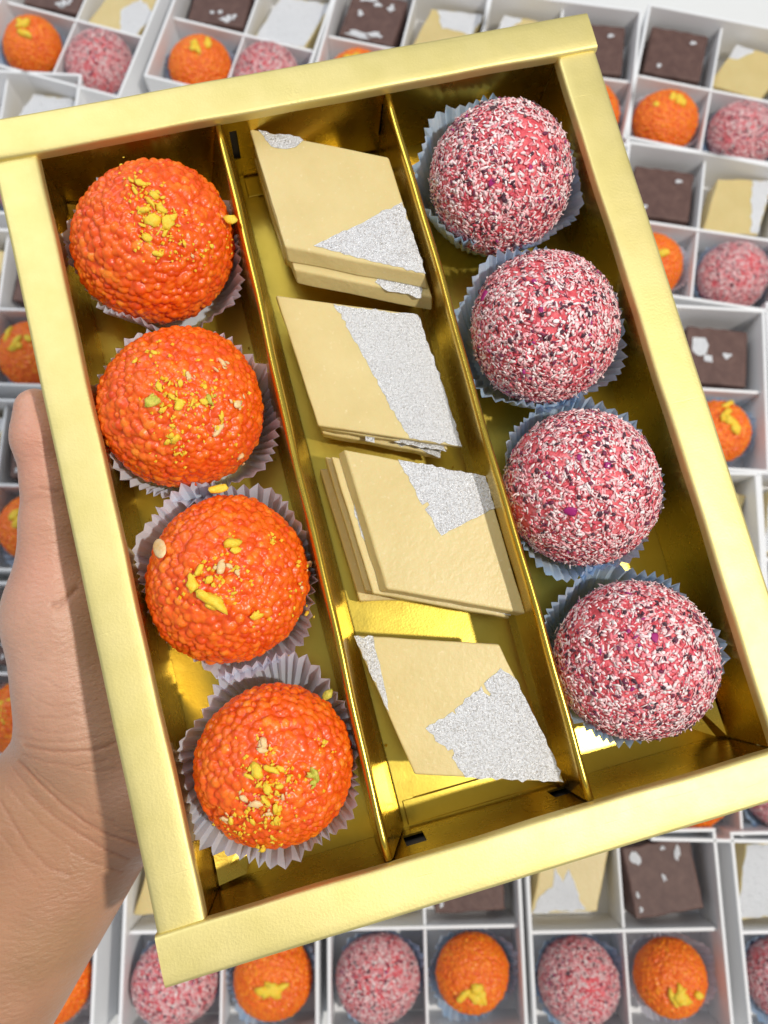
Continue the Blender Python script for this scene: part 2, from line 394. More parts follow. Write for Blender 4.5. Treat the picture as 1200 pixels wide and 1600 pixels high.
for kind in ('pist', 'green', 'pale'):
    CH[kind] = [fmesh('pistachio_chip' if kind != 'pale' else 'almond_chip', *chip_mesh(i * 7 + len(kind), 0.5, 0.38, 0.27), kind, False) for i in range(5)]
_D, _F = ico(2)
ALM = fmesh('almond_slice', _D * np.array([0.5, 0.25, 0.07]), _F, 'pale')
def place(parent_c, rad, px, py, lift, size, spin, aspect=1.0):
    """frame on an ellipsoid's skin where the eye ray meets it (local to the ball)"""
    e = (EYE - parent_c) / rad; d = ray(px, py) / rad
    b = e @ d; a = d @ d; c = e @ e - 1; disc = b * b - a * c
    s = (-b - math.sqrt(disc)) / a if disc > 0 else -b / a
    if disc <= 0 and lift == 0.0: return None
    p = (e + s * d) * rad; nrm = p / rad ** 2; nrm /= np.linalg.norm(nrm)
    q = Vector(nrm).to_track_quat('Z', 'Y').to_matrix().to_4x4()
    pos = p + nrm * lift
    return TR(*pos) @ q @ Matrix.Rotation(spin, 4, 'Z') @ Matrix.Diagonal((size, size * aspect, size, 1))
LAD = [  # centre px, radii, label, chips (x, y, length px, kind)
 ((243, 387), 2.02, 'orange laddu at the top of left column, heap of yellow pistachio on its crown',
  [(220, 287, 15, 0), (242, 307, 18, 0), (212, 300, 13, 0), (225, 330, 18, 0), (240, 345, 26, 0), (262, 347, 24, 0), (230, 372, 14, 0), (245, 397, 17, 0),
   (190, 260, 8, 0), (287, 380, 9, 0), (252, 328, 18, 0), (236, 318, 16, 0), (270, 340, 13, 0), (300, 400, 7, 2), (258, 365, 10, 0), (205, 283, 10, 0), (222, 352, 9, 0), (330, 385, 9, 0), (368, 385, 10, 0)]),
 ((290, 645), 2.06, 'orange laddu second from top in left column, crumbs scattered over its middle',
  [(240, 627, 25, 1), (280, 632, 20, 0), (268, 620, 14, 0), (250, 605, 13, 0), (327, 625, 18, 1), (345, 650, 13, 0), (340, 672, 20, 2), (275, 685, 20, 0), (242, 552, 10, 0), (212, 565, 9, 0),
   (346, 568, 15, 2), (370, 632, 15, 2), (300, 630, 12, 0), (265, 600, 9, 0), (282, 600, 12, 0), (320, 605, 8, 0), (262, 690, 12, 0), (278, 708, 10, 0), (295, 588, 12, 2), (255, 640, 11, 0), (318, 628, 12, 0), (270, 665, 9, 0), (375, 712, 14, 2)]),
 ((358, 905), 2.02, 'orange laddu third in left column with a pale almond slice on its upper left',
  [(362, 850, 28, 0), (312, 890, 20, 0), (300, 911, 21, 0), (327, 906, 13, 0), (345, 887, 20, 2), (334, 940, 44, 0), (370, 895, 10, 2), (400, 961, 16, 0), (480, 880, 15, 2), (478, 957, 12, 0), (365, 927, 9, 0), (425, 846, 9, 0), (470, 918, 8, 2)]),
 ((427, 1198), 1.95, 'orange boondi laddu at the bottom of left column, nut crumbs on its lower half',
  [(402, 1205, 26, 0), (425, 1203, 19, 0), (490, 1212, 24, 1), (382, 1247, 13, 2), (400, 1256, 17, 2), (415, 1250, 15, 0), (430, 1262, 17, 0), (395, 1282, 11, 0), (362, 1282, 13, 0), (352, 1278, 11, 2), (432, 1280, 14, 0),
   (410, 1325, 15, 0), (425, 1306, 11, 0), (450, 1217, 11, 0), (442, 1245, 12, 2), (412, 1160, 18, 2), (418, 1232, 14, 0), (405, 1225, 11, 0), (437, 1228, 12, 0), (375, 1300, 9, 0), (410, 1172, 12, 2), (420, 1270, 9, 2), (505, 1160, 9, 0)]),
]
KIND = ('pist', 'green', 'pale')
_skin = {}
def skin(me, c, x, y):
    """how far the lumpy surface stands out from the plain ellipsoid under this eye ray"""
    if me.name not in _skin:
        q = np.empty(len(me.vertices) * 3, np.float32); me.vertices.foreach_get('co', q); _skin[me.name] = q.reshape(-1, 3) / C
    V = _skin[me.name]; d = ray(x, y); d = d / np.linalg.norm(d); e = EYE - c
    w = V - e; t = w @ d; off = np.linalg.norm(w - t[:, None] * d, axis=1); ok = (off < 0.09) & (V[:, 2] > 0)
    if not ok.any(): return 1.0
    n_ = V[ok] / np.array([1, 1, 0.9]); return float(np.quantile(np.linalg.norm(n_, axis=1), 0.75)) / RAD0[0]
RAD0 = [2.0]
laddu_meshes = []
rng = random.Random(11)
for i, ((px, py), r, lab, chips) in enumerate(LAD):
    me = laddu_mesh(20 + i, 7, 1700, r); laddu_meshes.append(me)
    cz = 0.16 + r * 0.9; c = loc(px, py, cz)
    o = link('laddu', me, None, BOXM @ TR(*c)); tag(o, lab, 'laddu', 'orange laddus in the gold box')
    rad = np.array([r, r, r * 0.9]); RAD0[0] = r
    for x, y, ln, k in chips:
        nm = 'pistachio_chip' if k < 2 else 'almond_chip'
        sz = ln * 20.0 / F_PX
        link(nm, rng.choice(CH[KIND[k]]), o, place(c, rad * skin(me, c, x, y), x, y, 0.03, sz, rng.uniform(0, 6.28), rng.uniform(0.55, 1.15)))
        for _ in range(3):
            link(nm, rng.choice(CH[KIND[k]]), o, place(c, rad * skin(me, c, x, y), x + rng.gauss(0, 6), y + rng.gauss(0, 6), 0.02, sz * rng.uniform(.3, .6), rng.uniform(0, 6.28), rng.uniform(0.5, 1.1)))
    if i == 2: link('almond_slice', ALM, o, place(c, rad * skin(me, c, 252, 858), 252, 858, 0.05, 0.80, 1.25))
    cr = MB()                                # crumbs too fine to count
    for x, y, ln, k in chips:
        for _ in range(9):
            mtx = place(c, rad * skin(me, c, x, y), x + rng.gauss(0, 15), y + rng.gauss(0, 15), 0.0, 1, rng.uniform(0, 6))
            if mtx is None: continue
            s = rng.uniform(0.02, 0.06); p = mtx.translation / C
            base_v = [(1, 0, 0), (-1, 0, 0), (0, 1, 0), (0, -1, 0), (0, 0, 1), (0, 0, -1)]
            cr.add([(p.x + a * s * rng.uniform(.6, 1.4), p.y + b * s * rng.uniform(.6, 1.4), p.z + e * s) for a, b, e in base_v],
                   [(0, 2, 4), (2, 1, 4), (1, 3, 4), (3, 0, 4), (2, 0, 5), (1, 2, 5), (3, 1, 5), (0, 3, 5)])
    link('nut_crumbs', cr.mesh('nut_crumbs', 'pist'), o, None, 'stuff')

# ------------------------------------------------------------------ coconut balls
def coconut_meshes(seed, R=1.96, sq=0.94, nf=6800):
    rng = np.random.default_rng(seed); D, Fc = ico(5)
    shape = lambda d: R * (1 + lumps(d, np.random.default_rng(seed), 5, 0.046, 2.6))
    V = D * (shape(D) * (0.988 + lumps(D, rng, 8, 0.006, 14)))[:, None]; V[:, 2] *= sq
    core = fmesh('coconut_ball', V, Fc, 'core')
    def strips(n, lmin, lmax, wmin, wmax, cols, wts, lift, zmin=-0.55, tilt=0.15):
        d = rng.normal(size=(int(n * 1.6), 3)); d /= np.linalg.norm(d, axis=1)[:, None]; d = d[d[:, 2] > zmin]; d = d[(lumps(d, np.random.default_rng(seed + 9), 8, 1.0, 7) > -1.1) | (rng.random(len(d)) < 0.45)][:n]; n = len(d)
        rr = shape(d) + rng.uniform(-0.02, lift, n)
        u = np.cross(d, rng.normal(size=(n, 3))); u /= np.linalg.norm(u, axis=1)[:, None]
        u += d * rng.normal(0, tilt, n)[:, None]; u /= np.linalg.norm(u, axis=1)[:, None]
        w = np.cross(d, u); w /= np.linalg.norm(w, axis=1)[:, None]
        w += d * rng.normal(0, 0.16, n)[:, None]; nn = np.cross(u, w); nn /= np.linalg.norm(nn, axis=1)[:, None]
        L = rng.uniform(lmin, lmax, n)[:, None]; Wd = rng.uniform(wmin, wmax, n)[:, None]; th = 0.006; bump_ = rng.normal(0, 0.012, n)[:, None]
        p = d * rr[:, None]; bend = nn * (rng.uniform(-0.25, 0.1, n)[:, None] * L)
        ring = []
        for k, (a, ws) in enumerate(((-0.5, 0.55), (0.0, 1.0), (0.5, 0.6))):
            b = bend * (1 if a else 0)
            for sw, sn in ((-1, -1), (1, -1), (1, 1), (-1, 1)):
                ring.append(p + u * L * a + w * Wd * 0.5 * ws * sw * rng.uniform(0.45, 1.35, n)[:, None] + nn * (th * sn + (bump_ if k == 1 else 0)) + b)
        V = np.stack(ring, 1); V[:, :, 2] *= sq
        q = []
        for k in (0, 4):
            for j in range(4): q.append((k + j, k + (j + 1) % 4, k + 4 + (j + 1) % 4, k + 4 + j))
        q += [(3, 2, 1, 0), (8, 9, 10, 11)]
        Fq = (np.arange(n) * 12)[:, None, None] + np.array(q)[None]
        ci = rng.choice(len(cols), n, p=wts); cc = np.array(cols)[ci] * rng.uniform(0.88, 1.08, (n, 1))
        cc = np.clip(np.concatenate([cc, np.ones((n, 1))], 1), 0, 1)
        return V.reshape(-1, 3), Fq.reshape(-1, 4), np.repeat(cc, 12, 0)
    V, Fq, cc = strips(nf, 0.05, 0.20, 0.03, 0.10,
        [(0.93, 0.64, 0.64), (0.90, 0.42, 0.44), (0.95, 0.81, 0.79), (0.86, 0.20, 0.24), (0.68, 0.06, 0.10)], [0.29, 0.22, 0.20, 0.17, 0.12], 0.03)
    V2, Fq2, cc2 = strips(420, 0.08, 0.22, 0.03, 0.07, [(0.95, 0.80, 0.78), (0.93, 0.62, 0.62)], [0.6, 0.4], 0.07, tilt=0.9)
    Fq = np.concatenate([Fq, Fq2 + len(V)]); V = np.concatenate([V, V2]); cc = np.concatenate([cc, cc2])
    fl_ = fmesh('coconut_flakes', V, Fq, 'flake', False); vcol(fl_, 'tint', cc)
    V, Fq, cc = strips(int(nf * 0.075), 0.06, 0.19, 0.05, 0.12, [(0.055, 0.006, 0.022), (0.16, 0.01, 0.05), (0.36, 0.01, 0.16)], [0.55, 0.38, 0.07], 0.075, tilt=0.2)
    pt = fmesh('petal_bits', V, Fq, 'flake', False); vcol(pt, 'tint', cc)
    return core, fl_, pt
CO = [((777, 277), 1.97, 'pink coconut ball at the top of right column, nearest the gold corner'),
      ((848, 512), 1.99, 'pink coconut ball second from top in right column with dense maroon specks'),
      ((912, 757), 1.97, 'pink coconut ball third from top in the right column of the gold box'),
      ((998, 1031), 1.99, 'pink coconut ball at bottom of right column with a magenta petal on top')]
coco_meshes = []
_pet = chip_mesh(3, 0.5, 0.42, 0.10); M['petal'] = mat('petal', (0.34, 0.01, 0.14), 0.6)
PET = fmesh('rose_petal', *_pet, 'petal', False)
PETALS = [[(768, 285, 16), (828, 262, 12), (880, 235, 12)], [(757, 462, 24), (845, 485, 14), (830, 590, 10)], [(905, 715, 14), (950, 728, 18), (985, 715, 12), (892, 798, 26)], [(1022, 996, 20), (925, 1034, 11), (988, 1076, 10)]]
for i, ((px, py), r, lab) in enumerate(CO):
    ms = coconut_meshes(70 + i, r); coco_meshes.append(ms)
    c = loc(px, py, 0.16 + r * 0.94)
    o = link('coconut_ball', ms[0], None, BOXM @ TR(*c)); tag(o, lab, 'coconut ball', 'pink coconut balls in the gold box')
    link('coconut_flakes', ms[1], o, None, 'stuff'); link('petal_bits', ms[2], o, None, 'stuff')
    for x, y, ln in PETALS[i]:
        link('rose_petal', PET, o, place(c, np.array([r, r, r * 0.94]) * 1.02, x, y, 0.03, ln * 16 / F_PX, rng.uniform(0, 6), 0.8))

# ------------------------------------------------------------------ pleated paper cups
def cup_mesh(seed, material, rx, ry, hgt, rb=1.5, n=52):
    rg = random.Random(seed); K = n * 4; prof = [(0.0, 0.0), (0.35, 0.0), (0.8, 0.0), (1.0, 0.02), (1.0, 0.22), (1.0, 0.45), (1.0, 0.7), (1.0, 0.9), (1.0, 1.0)]
    ph = [rg.uniform(0, 6.28) for _ in range(6)]; pj = [rg.uniform(0.45, 1.5) for _ in range(n)]
    v = []; f = []
    for k, (rf, zf) in enumerate(prof):
        for i in range(K):
            a = 2 * math.pi * i / K; a += 0.05 * math.sin(3 * a + ph[5]) + 0.03 * math.sin(8 * a + ph[0]) + 0.012 * (pj[i // 4] - 1); s = (0, 1, 0, -1)[i % 4]; j = pj[i // 4]
            low = 0.05 * math.sin(2 * a + ph[0]) + 0.04 * math.sin(3 * a + ph[1]) + 0.04 * math.sin(7 * a + ph[2])
            if zf == 0: r = rb * rf; dr = 0; x, y = r * math.cos(a), r * math.sin(a); z = 0
            else:
                fl_ = zf ** 0.8; R = (rb + (rx - rb) * fl_) ; Ry = (rb + (ry - rb) * fl_)
                amp = (0.03 + 0.045 * zf) * j * s; g = 1 + low * zf
                x, y = (R * g + amp) * math.cos(a), (Ry * g + amp) * math.sin(a)
                z = hgt * zf * (1 + 0.05 * math.sin(3 * a + ph[3]) + 0.04 * math.sin(5 * a + ph[4])) + (0.018 * s + 0.03 * (j - 1) if zf == 1 else 0)
            v.append((x, y, z + 0.03))
    for k in range(1, len(prof) - 1):
        for i in range(K): f.append((k * K + i, k * K + (i + 1) % K, (k + 1) * K + (i + 1) % K, (k + 1) * K + i))
    m = MB(); m.add(v, f); m.f.append(tuple(reversed(range(K, 2 * K)))); 
    return m.mesh('paper_cup', material, False)
CUPS = [((249, 394), 2.26, 2.44, 2.00, 'w', 'pale pleated paper cup holding the topmost orange laddu'),
        ((297, 650), 2.32, 2.44, 2.00, 'w', 'pale pleated paper cup holding the second orange laddu from the top'),
        ((360, 899), 2.34, 2.46, 2.00, 'w', 'pale pleated paper cup holding the laddu with the almond slice'),
        ((424, 1187), 2.26, 2.50, 2.00, 'w', 'pale pleated paper cup under the bottom orange laddu, flared wide at top'),
        ((775, 277), 2.30, 2.38, 1.95, 'b', 'blue pleated paper cup holding the topmost pink coconut ball'),
        ((840, 518), 2.32, 2.44, 1.90, 'b', 'blue pleated paper cup holding the second pink coconut ball from the top'),
        ((905, 760), 2.30, 2.42, 1.90, 'b', 'blue pleated paper cup holding the third pink coconut ball from the top'),
        ((981, 1020), 2.28, 2.42, 1.90, 'b', 'blue pleated paper cup under the bottom pink coconut ball')]
for i, ((px, py), rx, ry, hg, k, lab) in enumerate(CUPS):
    c = loc(px, py, 1.8)
    o = link('paper_cup', cup_mesh(40 + i, 'cup_' + k, rx - 0.04, ry - 0.05, hg), None, BOXM @ TR(c[0], c[1], 0.02 + 0.03 * (i % 2)))
    tag(o, lab, 'paper cup', 'paper cups in the gold box')
chip = link('pistachio_chip', CH['pist'][0], None, BOXM @ TR(*loc(360, 343, 2.9)) @ Matrix.Diagonal((0.34, 0.3, 0.3, 1)))
tag(chip, 'yellow pistachio chip stuck on the left divider beside the topmost laddu', 'nut chip')
chip = link('pistachio_chip', CH['pist'][2], None, BOXM @ TR(*loc(342, 763, 2.6)) @ Matrix.Diagonal((0.5, 0.3, 0.3, 1)))
tag(chip, 'yellow nut chip lying between the second and third laddus', 'nut chip')
chip = link('pistachio_chip', CH['green'][1], None, BOXM @ TR(*loc(511, 1085, 1.95)) @ Matrix.Diagonal((0.3, 0.36, 0.3, 1)))
tag(chip, 'small green pistachio chip on the rim of the lowest pale paper cup', 'nut chip')

# ------------------------------------------------------------------ cashew barfi
def slab(name, pts, th, material, seed, jit=0.005, shear=(0, 0)):
    """polygon of 3D corners (top face, counter-clockwise seen from above), thickness th downward"""
    rg = random.Random(seed); P = [Vector(p) for p in pts]; nrm = (P[1] - P[0]).cross(P[2] - P[0]).normalized()
    if nrm.z < 0: P.reverse(); nrm = -nrm
    ring = []
    for a, b in zip(P, P[1:] + P[:1]):
        for k in range(8):
            q = a.lerp(b, k / 8)
            if k: q = q + Vector((rg.gauss(0, jit), rg.gauss(0, jit), 0))
            ring.append(q)
    n = len(ring); cen = sum(ring, Vector()) / n
    low = [q + (cen - q) * rg.uniform(-0.012, 0.012) - nrm * th + Vector((shear[0], shear[1], 0)) for q in ring]
    m = MB(); m.add(ring + low, [tuple(range(n)), tuple(reversed(range(n, 2 * n)))] + [(i, i + n, (i + 1) % n + n, (i + 1) % n) for i in range(n)])
    return m.mesh(name, material), nrm
def leaf_mesh(pts, seed, th=0.008, jit=0.02, step=0.12):
    rg = random.Random(seed); P = [Vector(p) for p in pts]; nrm = (P[1] - P[0]).cross(P[2] - P[0]).normalized()
    if nrm.z < 0: P.reverse(); nrm = -nrm
    ring = []
    for a, b in zip(P, P[1:] + P[:1]):
        k = max(1, int((b - a).length / step)); side = nrm.cross((b - a).normalized())
        for i in range(k): ring.append(a.lerp(b, i / k) + (side * rg.gauss(0, jit) if i else Vector()))
    n = len(ring); up = [q + nrm * (0.006 + th) for q in ring]; lo = [q + nrm * 0.004 for q in ring]
    m = MB(); m.add(up + lo, [tuple(range(n))] + [(i, i + n, (i + 1) % n + n, (i + 1) % n) for i in range(n)])
    return m.mesh('silver_leaf', 'silver')
def plane_pts(pxs, plane):
    p0, nv = plane; out = []
    for x, y in pxs:
        d = ray(x, y); s = ((p0 - EYE) @ nv) / (d @ nv); out.append(tuple(EYE + s * d))
    return out
def barfi(pts, th, seed, label, leaves=(), shear=(0, 0)):
    me, nrm = slab('cashew_barfi', pts, th, 'kaju', seed, shear=shear)
    o = link('cashew_barfi', me, None, BOXM); bevel(o, 0.05, 3)
    tag(o, label, 'cashew sweet', 'diamond cashew sweets in the gold box')
    pl = (np.array(pts[0]), np.array(nrm))
    for k, lf in enumerate(leaves): link('silver_leaf', leaf_mesh(plane_pts(lf, pl), seed * 3 + k), o)
    return o
def zpts(pxs, z):
    zs = z if isinstance(z, (list, tuple)) else [z] * len(pxs)
    return [tuple(loc(x, y, q)) for (x, y), q in zip(pxs, zs)]
def shifted(pts, dx, dy, dz): return [(a + dx, b + dy, c + dz) for a, b, c in pts]
b1 = zpts([(389, 200), (607, 245), (665, 429), (445, 385)], 2.25)
barfi(b1, 0.40, 1, 'topmost pale cashew diamond nearest the far end, small silver foil patch at its left tip',
      [[(403, 203), (430, 211), (452, 210), (474, 219), (462, 230), (448, 233), (424, 229)], [(490, 384), (556, 353), (628, 316), (646, 366), (665, 428), (600, 413)]], (0.04, -0.26))
barfi(shifted(b1, 0.12, -0.50, -0.42), 0.42, 2, 'pale cashew diamond directly under the piece at the far end',
      [[(586, 441), (600, 452), (630, 459), (658, 466), (661, 420), (600, 410)]], (0.0, -0.24))
barfi(shifted(b1, 0.05, 0.0, -0.86), 0.45, 3, 'lowest cashew diamond of the far stack, mostly covered')
barfi(shifted(b1, 0.0, 0.30, -1.33), 0.45, 33, 'bottom cashew diamond lying on the gold floor at the far end')
b2 = zpts([(431, 461), (652, 491), (723, 699), (497, 665)], 1.65)
barfi(b2, 0.20, 4, 'top cashew diamond of the second stack, right half covered in silver foil',
      [[(521, 475), (552, 481), (600, 486), (652, 492), (690, 598), (722, 698), (680, 691), (640, 685), (608, 632), (572, 562)]])
def pull(pts, k, dy): return [(a - k, b + dy, c) if i in (1, 2) else (a, b, c) for i, (a, b, c) in enumerate(pts)]
barfi(pull(shifted(b2, 0.06, -0.03, -0.21), 0.42, 0.1), 0.26, 5, 'thin cashew diamond in the middle of the second stack',
      [[(571, 682), (585, 684), (585, 692), (571, 689)], [(615, 690), (650, 697), (697, 706), (690, 690), (640, 680)]])
barfi(pull(shifted(b2, 0.10, -0.12, -0.48), 0.62, 0.12), 0.42, 6, 'silver edged cashew diamond lowest in the second stack', [[(612, 694), (650, 700), (688, 716), (690, 700), (640, 690)]])
b3 = zpts([(538, 702), (758, 744), (822, 959), (605, 920)], 1.9)
barfi(b3, 0.34, 7, 'top cashew diamond of the third stack, silver foil over its right upper corner',
      [[(622, 718), (690, 730), (758, 744), (766, 768), (773, 795), (730, 815), (690, 837), (664, 796), (671, 789), (668, 784), (660, 789), (640, 752)]], (-0.16, -0.02))
barfi(shifted(b3, -0.36, -0.02, -0.36), 0.40, 8, 'second cashew diamond of the third stack, poking out left with a silver sliver',
      [[(549, 772), (557, 776), (568, 815), (576, 840), (570, 845), (560, 820)], [(722, 942), (760, 951), (798, 962), (797, 955), (740, 935)]])
barfi(pull(shifted(b3, -0.50, 0.10, -0.78), 0.3, 0.35), 0.45, 9, 'third cashew diamond of the third stack, against the left divider')
barfi(pull(shifted(b3, -0.70, -0.10, -1.26), 0.5, 0.9), 0.45, 10, 'bottom cashew diamond under the third stack, touching the gold floor')
b4 = zpts([(552, 993), (780, 1007), (882, 1223), (648, 1210)], [1.55, 1.80, 1.90, 1.65])
barfi(b4, 0.30, 12, 'single cashew diamond nearest the wrist end with a large silver square on its corner',
      [[(782, 1044), (807, 1062), (845, 1140), (868, 1188), (881, 1222), (800, 1219), (727, 1215), (706, 1184), (710, 1177), (707, 1170), (700, 1173), (665, 1138), (707, 1112), (713, 1117), (710, 1109), (752, 1072), (765, 1088), (767, 1084), (756, 1068)],
       [(553, 994), (583, 994), (588, 1020), (600, 1070), (608, 1112), (590, 1075)]])

# ------------------------------------------------------------------ the hand and forearm (one continuous surface)
def surface_nets(S, org, h):
    ins = S < 0; nx, ny, nz = S.shape
    acc = np.zeros((nx - 1, ny - 1, nz - 1, 3), np.float32); cnt = np.zeros((nx - 1, ny - 1, nz - 1), np.float32)
    offs = [(i, j, k) for i in (0, 1) for j in (0, 1) for k in (0, 1)]
    def sub(A, o): return A[o[0]:nx - 1 + o[0], o[1]:ny - 1 + o[1], o[2]:nz - 1 + o[2]]
    for a in offs:
        for ax in range(3):
            if a[ax] == 1: continue
            b = list(a); b[ax] = 1
            sa, sb = sub(S, a), sub(S, b); cross = (sa < 0) != (sb < 0)
            t = np.where(cross, sa / np.where(cross, sa - sb, 1), 0)
            for q in range(3): acc[..., q] += np.where(cross, a[q] + (t if q == ax else 0), 0)
            cnt += cross
    act = cnt > 0; idx = -np.ones(act.shape, np.int64); idx[act] = np.arange(act.sum())
    ijk = np.argwhere(act); V = (ijk + acc[act] / cnt[act][:, None]) * h + org
    quads = []
    for ax in range(3):
        u, w = [(1, 2), (2, 0), (0, 1)][ax]
        A = np.take(ins, range(0, S.shape[ax] - 1), ax); B = np.take(ins, range(1, S.shape[ax]), ax)
        e = np.argwhere(A != B); flip = A[tuple(e.T)]
        ok = (e[:, u] > 0) & (e[:, w] > 0) & (e[:, u] < S.shape[u] - 1) & (e[:, w] < S.shape[w] - 1); e = e[ok]; flip = flip[ok]
        c = []
        for du, dw in ((1, 1), (0, 1), (0, 0), (1, 0)):
            q = e.copy(); q[:, u] -= du; q[:, w] -= dw; c.append(idx[tuple(q.T)])
        c = np.stack(c, 1); c[~flip] = c[~flip][:, ::-1]; quads.append(c)
    return V, np.concatenate(quads)
HB = 0.12
lo, hi = np.array([-22.0, -19.0, -6.6]), np.array([6.5, 7.0, 2.6])
dims = np.ceil((hi - lo) / HB).astype(int)
gx, gy, gz = [np.arange(dims[k], dtype=np.float32) * HB + lo[k] for k in range(3)]
SDF = np.full(tuple(dims), 9.0, np.float32)
def cap(a, b, ra, rb, k=0.5, sc=(1, 1, 1)):
    """blend a tapered limb into the field (only inside its own neighbourhood)"""
    a, b = np.array(a, float), np.array(b, float); R = max(ra, rb) * max(sc) + 1.2 + k
    i0 = [max(0, int((min(a[q], b[q]) - R - lo[q]) / HB)) for q in range(3)]; i1 = [min(dims[q], int((max(a[q], b[q]) + R - lo[q]) / HB) + 2) for q in range(3)]
    sl = tuple(slice(p, q) for p, q in zip(i0, i1))
    X, Y, Z = np.meshgrid(gx[sl[0]], gy[sl[1]], gz[sl[2]], indexing='ij')
    d = b - a; L2 = d @ d + 1e-9
    t = np.clip(((X - a[0]) * d[0] + (Y - a[1]) * d[1] + (Z - a[2]) * d[2]) / L2, 0, 1)
    e = np.sqrt(((X - a[0] - t * d[0]) / sc[0]) ** 2 + ((Y - a[1] - t * d[1]) / sc[1]) ** 2 + ((Z - a[2] - t * d[2]) / sc[2]) ** 2) - (ra + (rb - ra) * t)
    s = SDF[sl]; hh = np.clip(0.5 + 0.5 * (e - s) / k, 0, 1)
    SDF[sl] = (e + (s - e) * hh - k * hh * (1 - hh)).astype(np.float32)
# forearm and wrist
cap((-9.95, -7.3, -2.5), (-16.3, -13.5, -3.2), 1.55, 1.85, 0.5)
cap((-10.9, -5.6, -2.5), (-18.2, -11.4, -3.3), 1.60, 2.2, 0.9)
cap((-10.4, -6.5, -2.5), (-17.2, -12.6, -3.2), 1.7, 2.3, 0.9)
cap((-10.25, -6.9, -1.15), (-14.2, -11.0, -1.45), 0.30, 0.42, 0.45)
cap((-10.9, -6.0, -1.2), (-15.3, -10.4, -1.5), 0.26, 0.40, 0.45)
# palm
cap((-9.9, -5.9, -2.2), (-5.2, 0.9, -1.7), 1.45, 1.15, 0.8)
cap((-9.2, -7.0, -2.15), (-3.6, -0.9, -1.75), 1.55, 1.15, 0.8)
cap((-8.7, -7.4, -2.05), (-2.6, -3.1, -1.75), 1.45, 1.10, 0.8)
cap((-9.6, -5.2, -2.1), (-7.2, 1.2, -1.65), 1.5, 1.15, 0.8)
# thenar and thumb
cap((-10.25, -4.6, -1.55), (-9.95, -1.7, -0.55), 1.75, 1.45, 0.8)
cap((-9.95, -1.7, -0.55), (-9.35, 0.7, 0.35), 1.35, 0.84, 0.6)
cap((-9.35, 0.7, 0.35), (-9.08, 1.7, 0.75), 0.80, 0.74, 0.3)
cap((-9.08, 1.7, 0.75), (-9.0, 2.9, 1.1), 0.70, 0.72, 0.3)
cap((-9.0, 2.9, 1.1), (-8.94, 3.62, 1.2), 0.72, 0.58, 0.3)
# fingers spread under the box
for (b0, m1, m2, tp, r) in (((-6.6, 1.3, -1.75), (-4.6, 4.2, -1.25), (-3.4, 5.7, -1.0), (-2.5, 6.3, -0.9), 0.80),
                            ((-5.0, 0.6, -1.8), (-1.9, 3.3, -1.25), (-0.2, 4.7, -1.0), (1.1, 5.3, -0.9), 0.82),
                            ((-3.7, -0.9, -1.8), (-0.4, 1.1, -1.25), (1.4, 2.1, -1.0), (2.6, 2.6, -0.9), 0.78),
                            ((-2.8, -2.9, -1.8), (-0.4, -1.9, -1.25), (0.9, -1.4, -1.0), (1.9, -1.1, -0.85), 0.68)):
    cap(b0, m1, r * 1.15, r, 0.35); cap(m1, m2, r, r * 0.92, 0.15); cap(m2, tp, r * 0.92, r * 0.8, 0.15)
SDF = np.maximum(SDF, -9)
HV, HQ = surface_nets(SDF, lo, HB)
HV = HV.astype(np.float64)
# relax the voxel steps
nb = np.concatenate([HQ[:, [0, 1]], HQ[:, [1, 2]], HQ[:, [2, 3]], HQ[:, [3, 0]]])
for it in range(4):
    acc = np.zeros_like(HV); cn = np.zeros(len(HV)); np.add.at(acc, nb[:, 0], HV[nb[:, 1]]); np.add.at(cn, nb[:, 0], 1)
    HV = HV + 0.5 * (acc / np.maximum(cn, 1)[:, None] - HV)
# split every quad in four for the fine folds
def split4(V, Q):
    e = np.sort(np.concatenate([Q[:, [k, (k + 1) % 4]] for k in range(4)]), axis=1); u, inv = np.unique(e, axis=0, return_inverse=True)
    inv = inv.reshape(4, -1).T; n = len(V); m_ = n + len(u)
    V2 = np.concatenate([V, V[u].mean(1), V[Q].mean(1)]); fc = m_ + np.arange(len(Q))
    Q2 = np.concatenate([np.stack([Q[:, k], n + inv[:, k], fc, n + inv[:, (k + 3) % 4]], 1) for k in range(4)])
    return V2, Q2
HV, HQ = split4(HV, HQ)
nb = np.concatenate([HQ[:, [0, 1]], HQ[:, [1, 2]], HQ[:, [2, 3]], HQ[:, [3, 0]]])
for it in range(2):
    acc = np.zeros_like(HV); cn = np.zeros(len(HV)); np.add.at(acc, nb[:, 0], HV[nb[:, 1]]); np.add.at(cn, nb[:, 0], 1)
    HV = HV + 0.5 * (acc / np.maximum(cn, 1)[:, None] - HV)
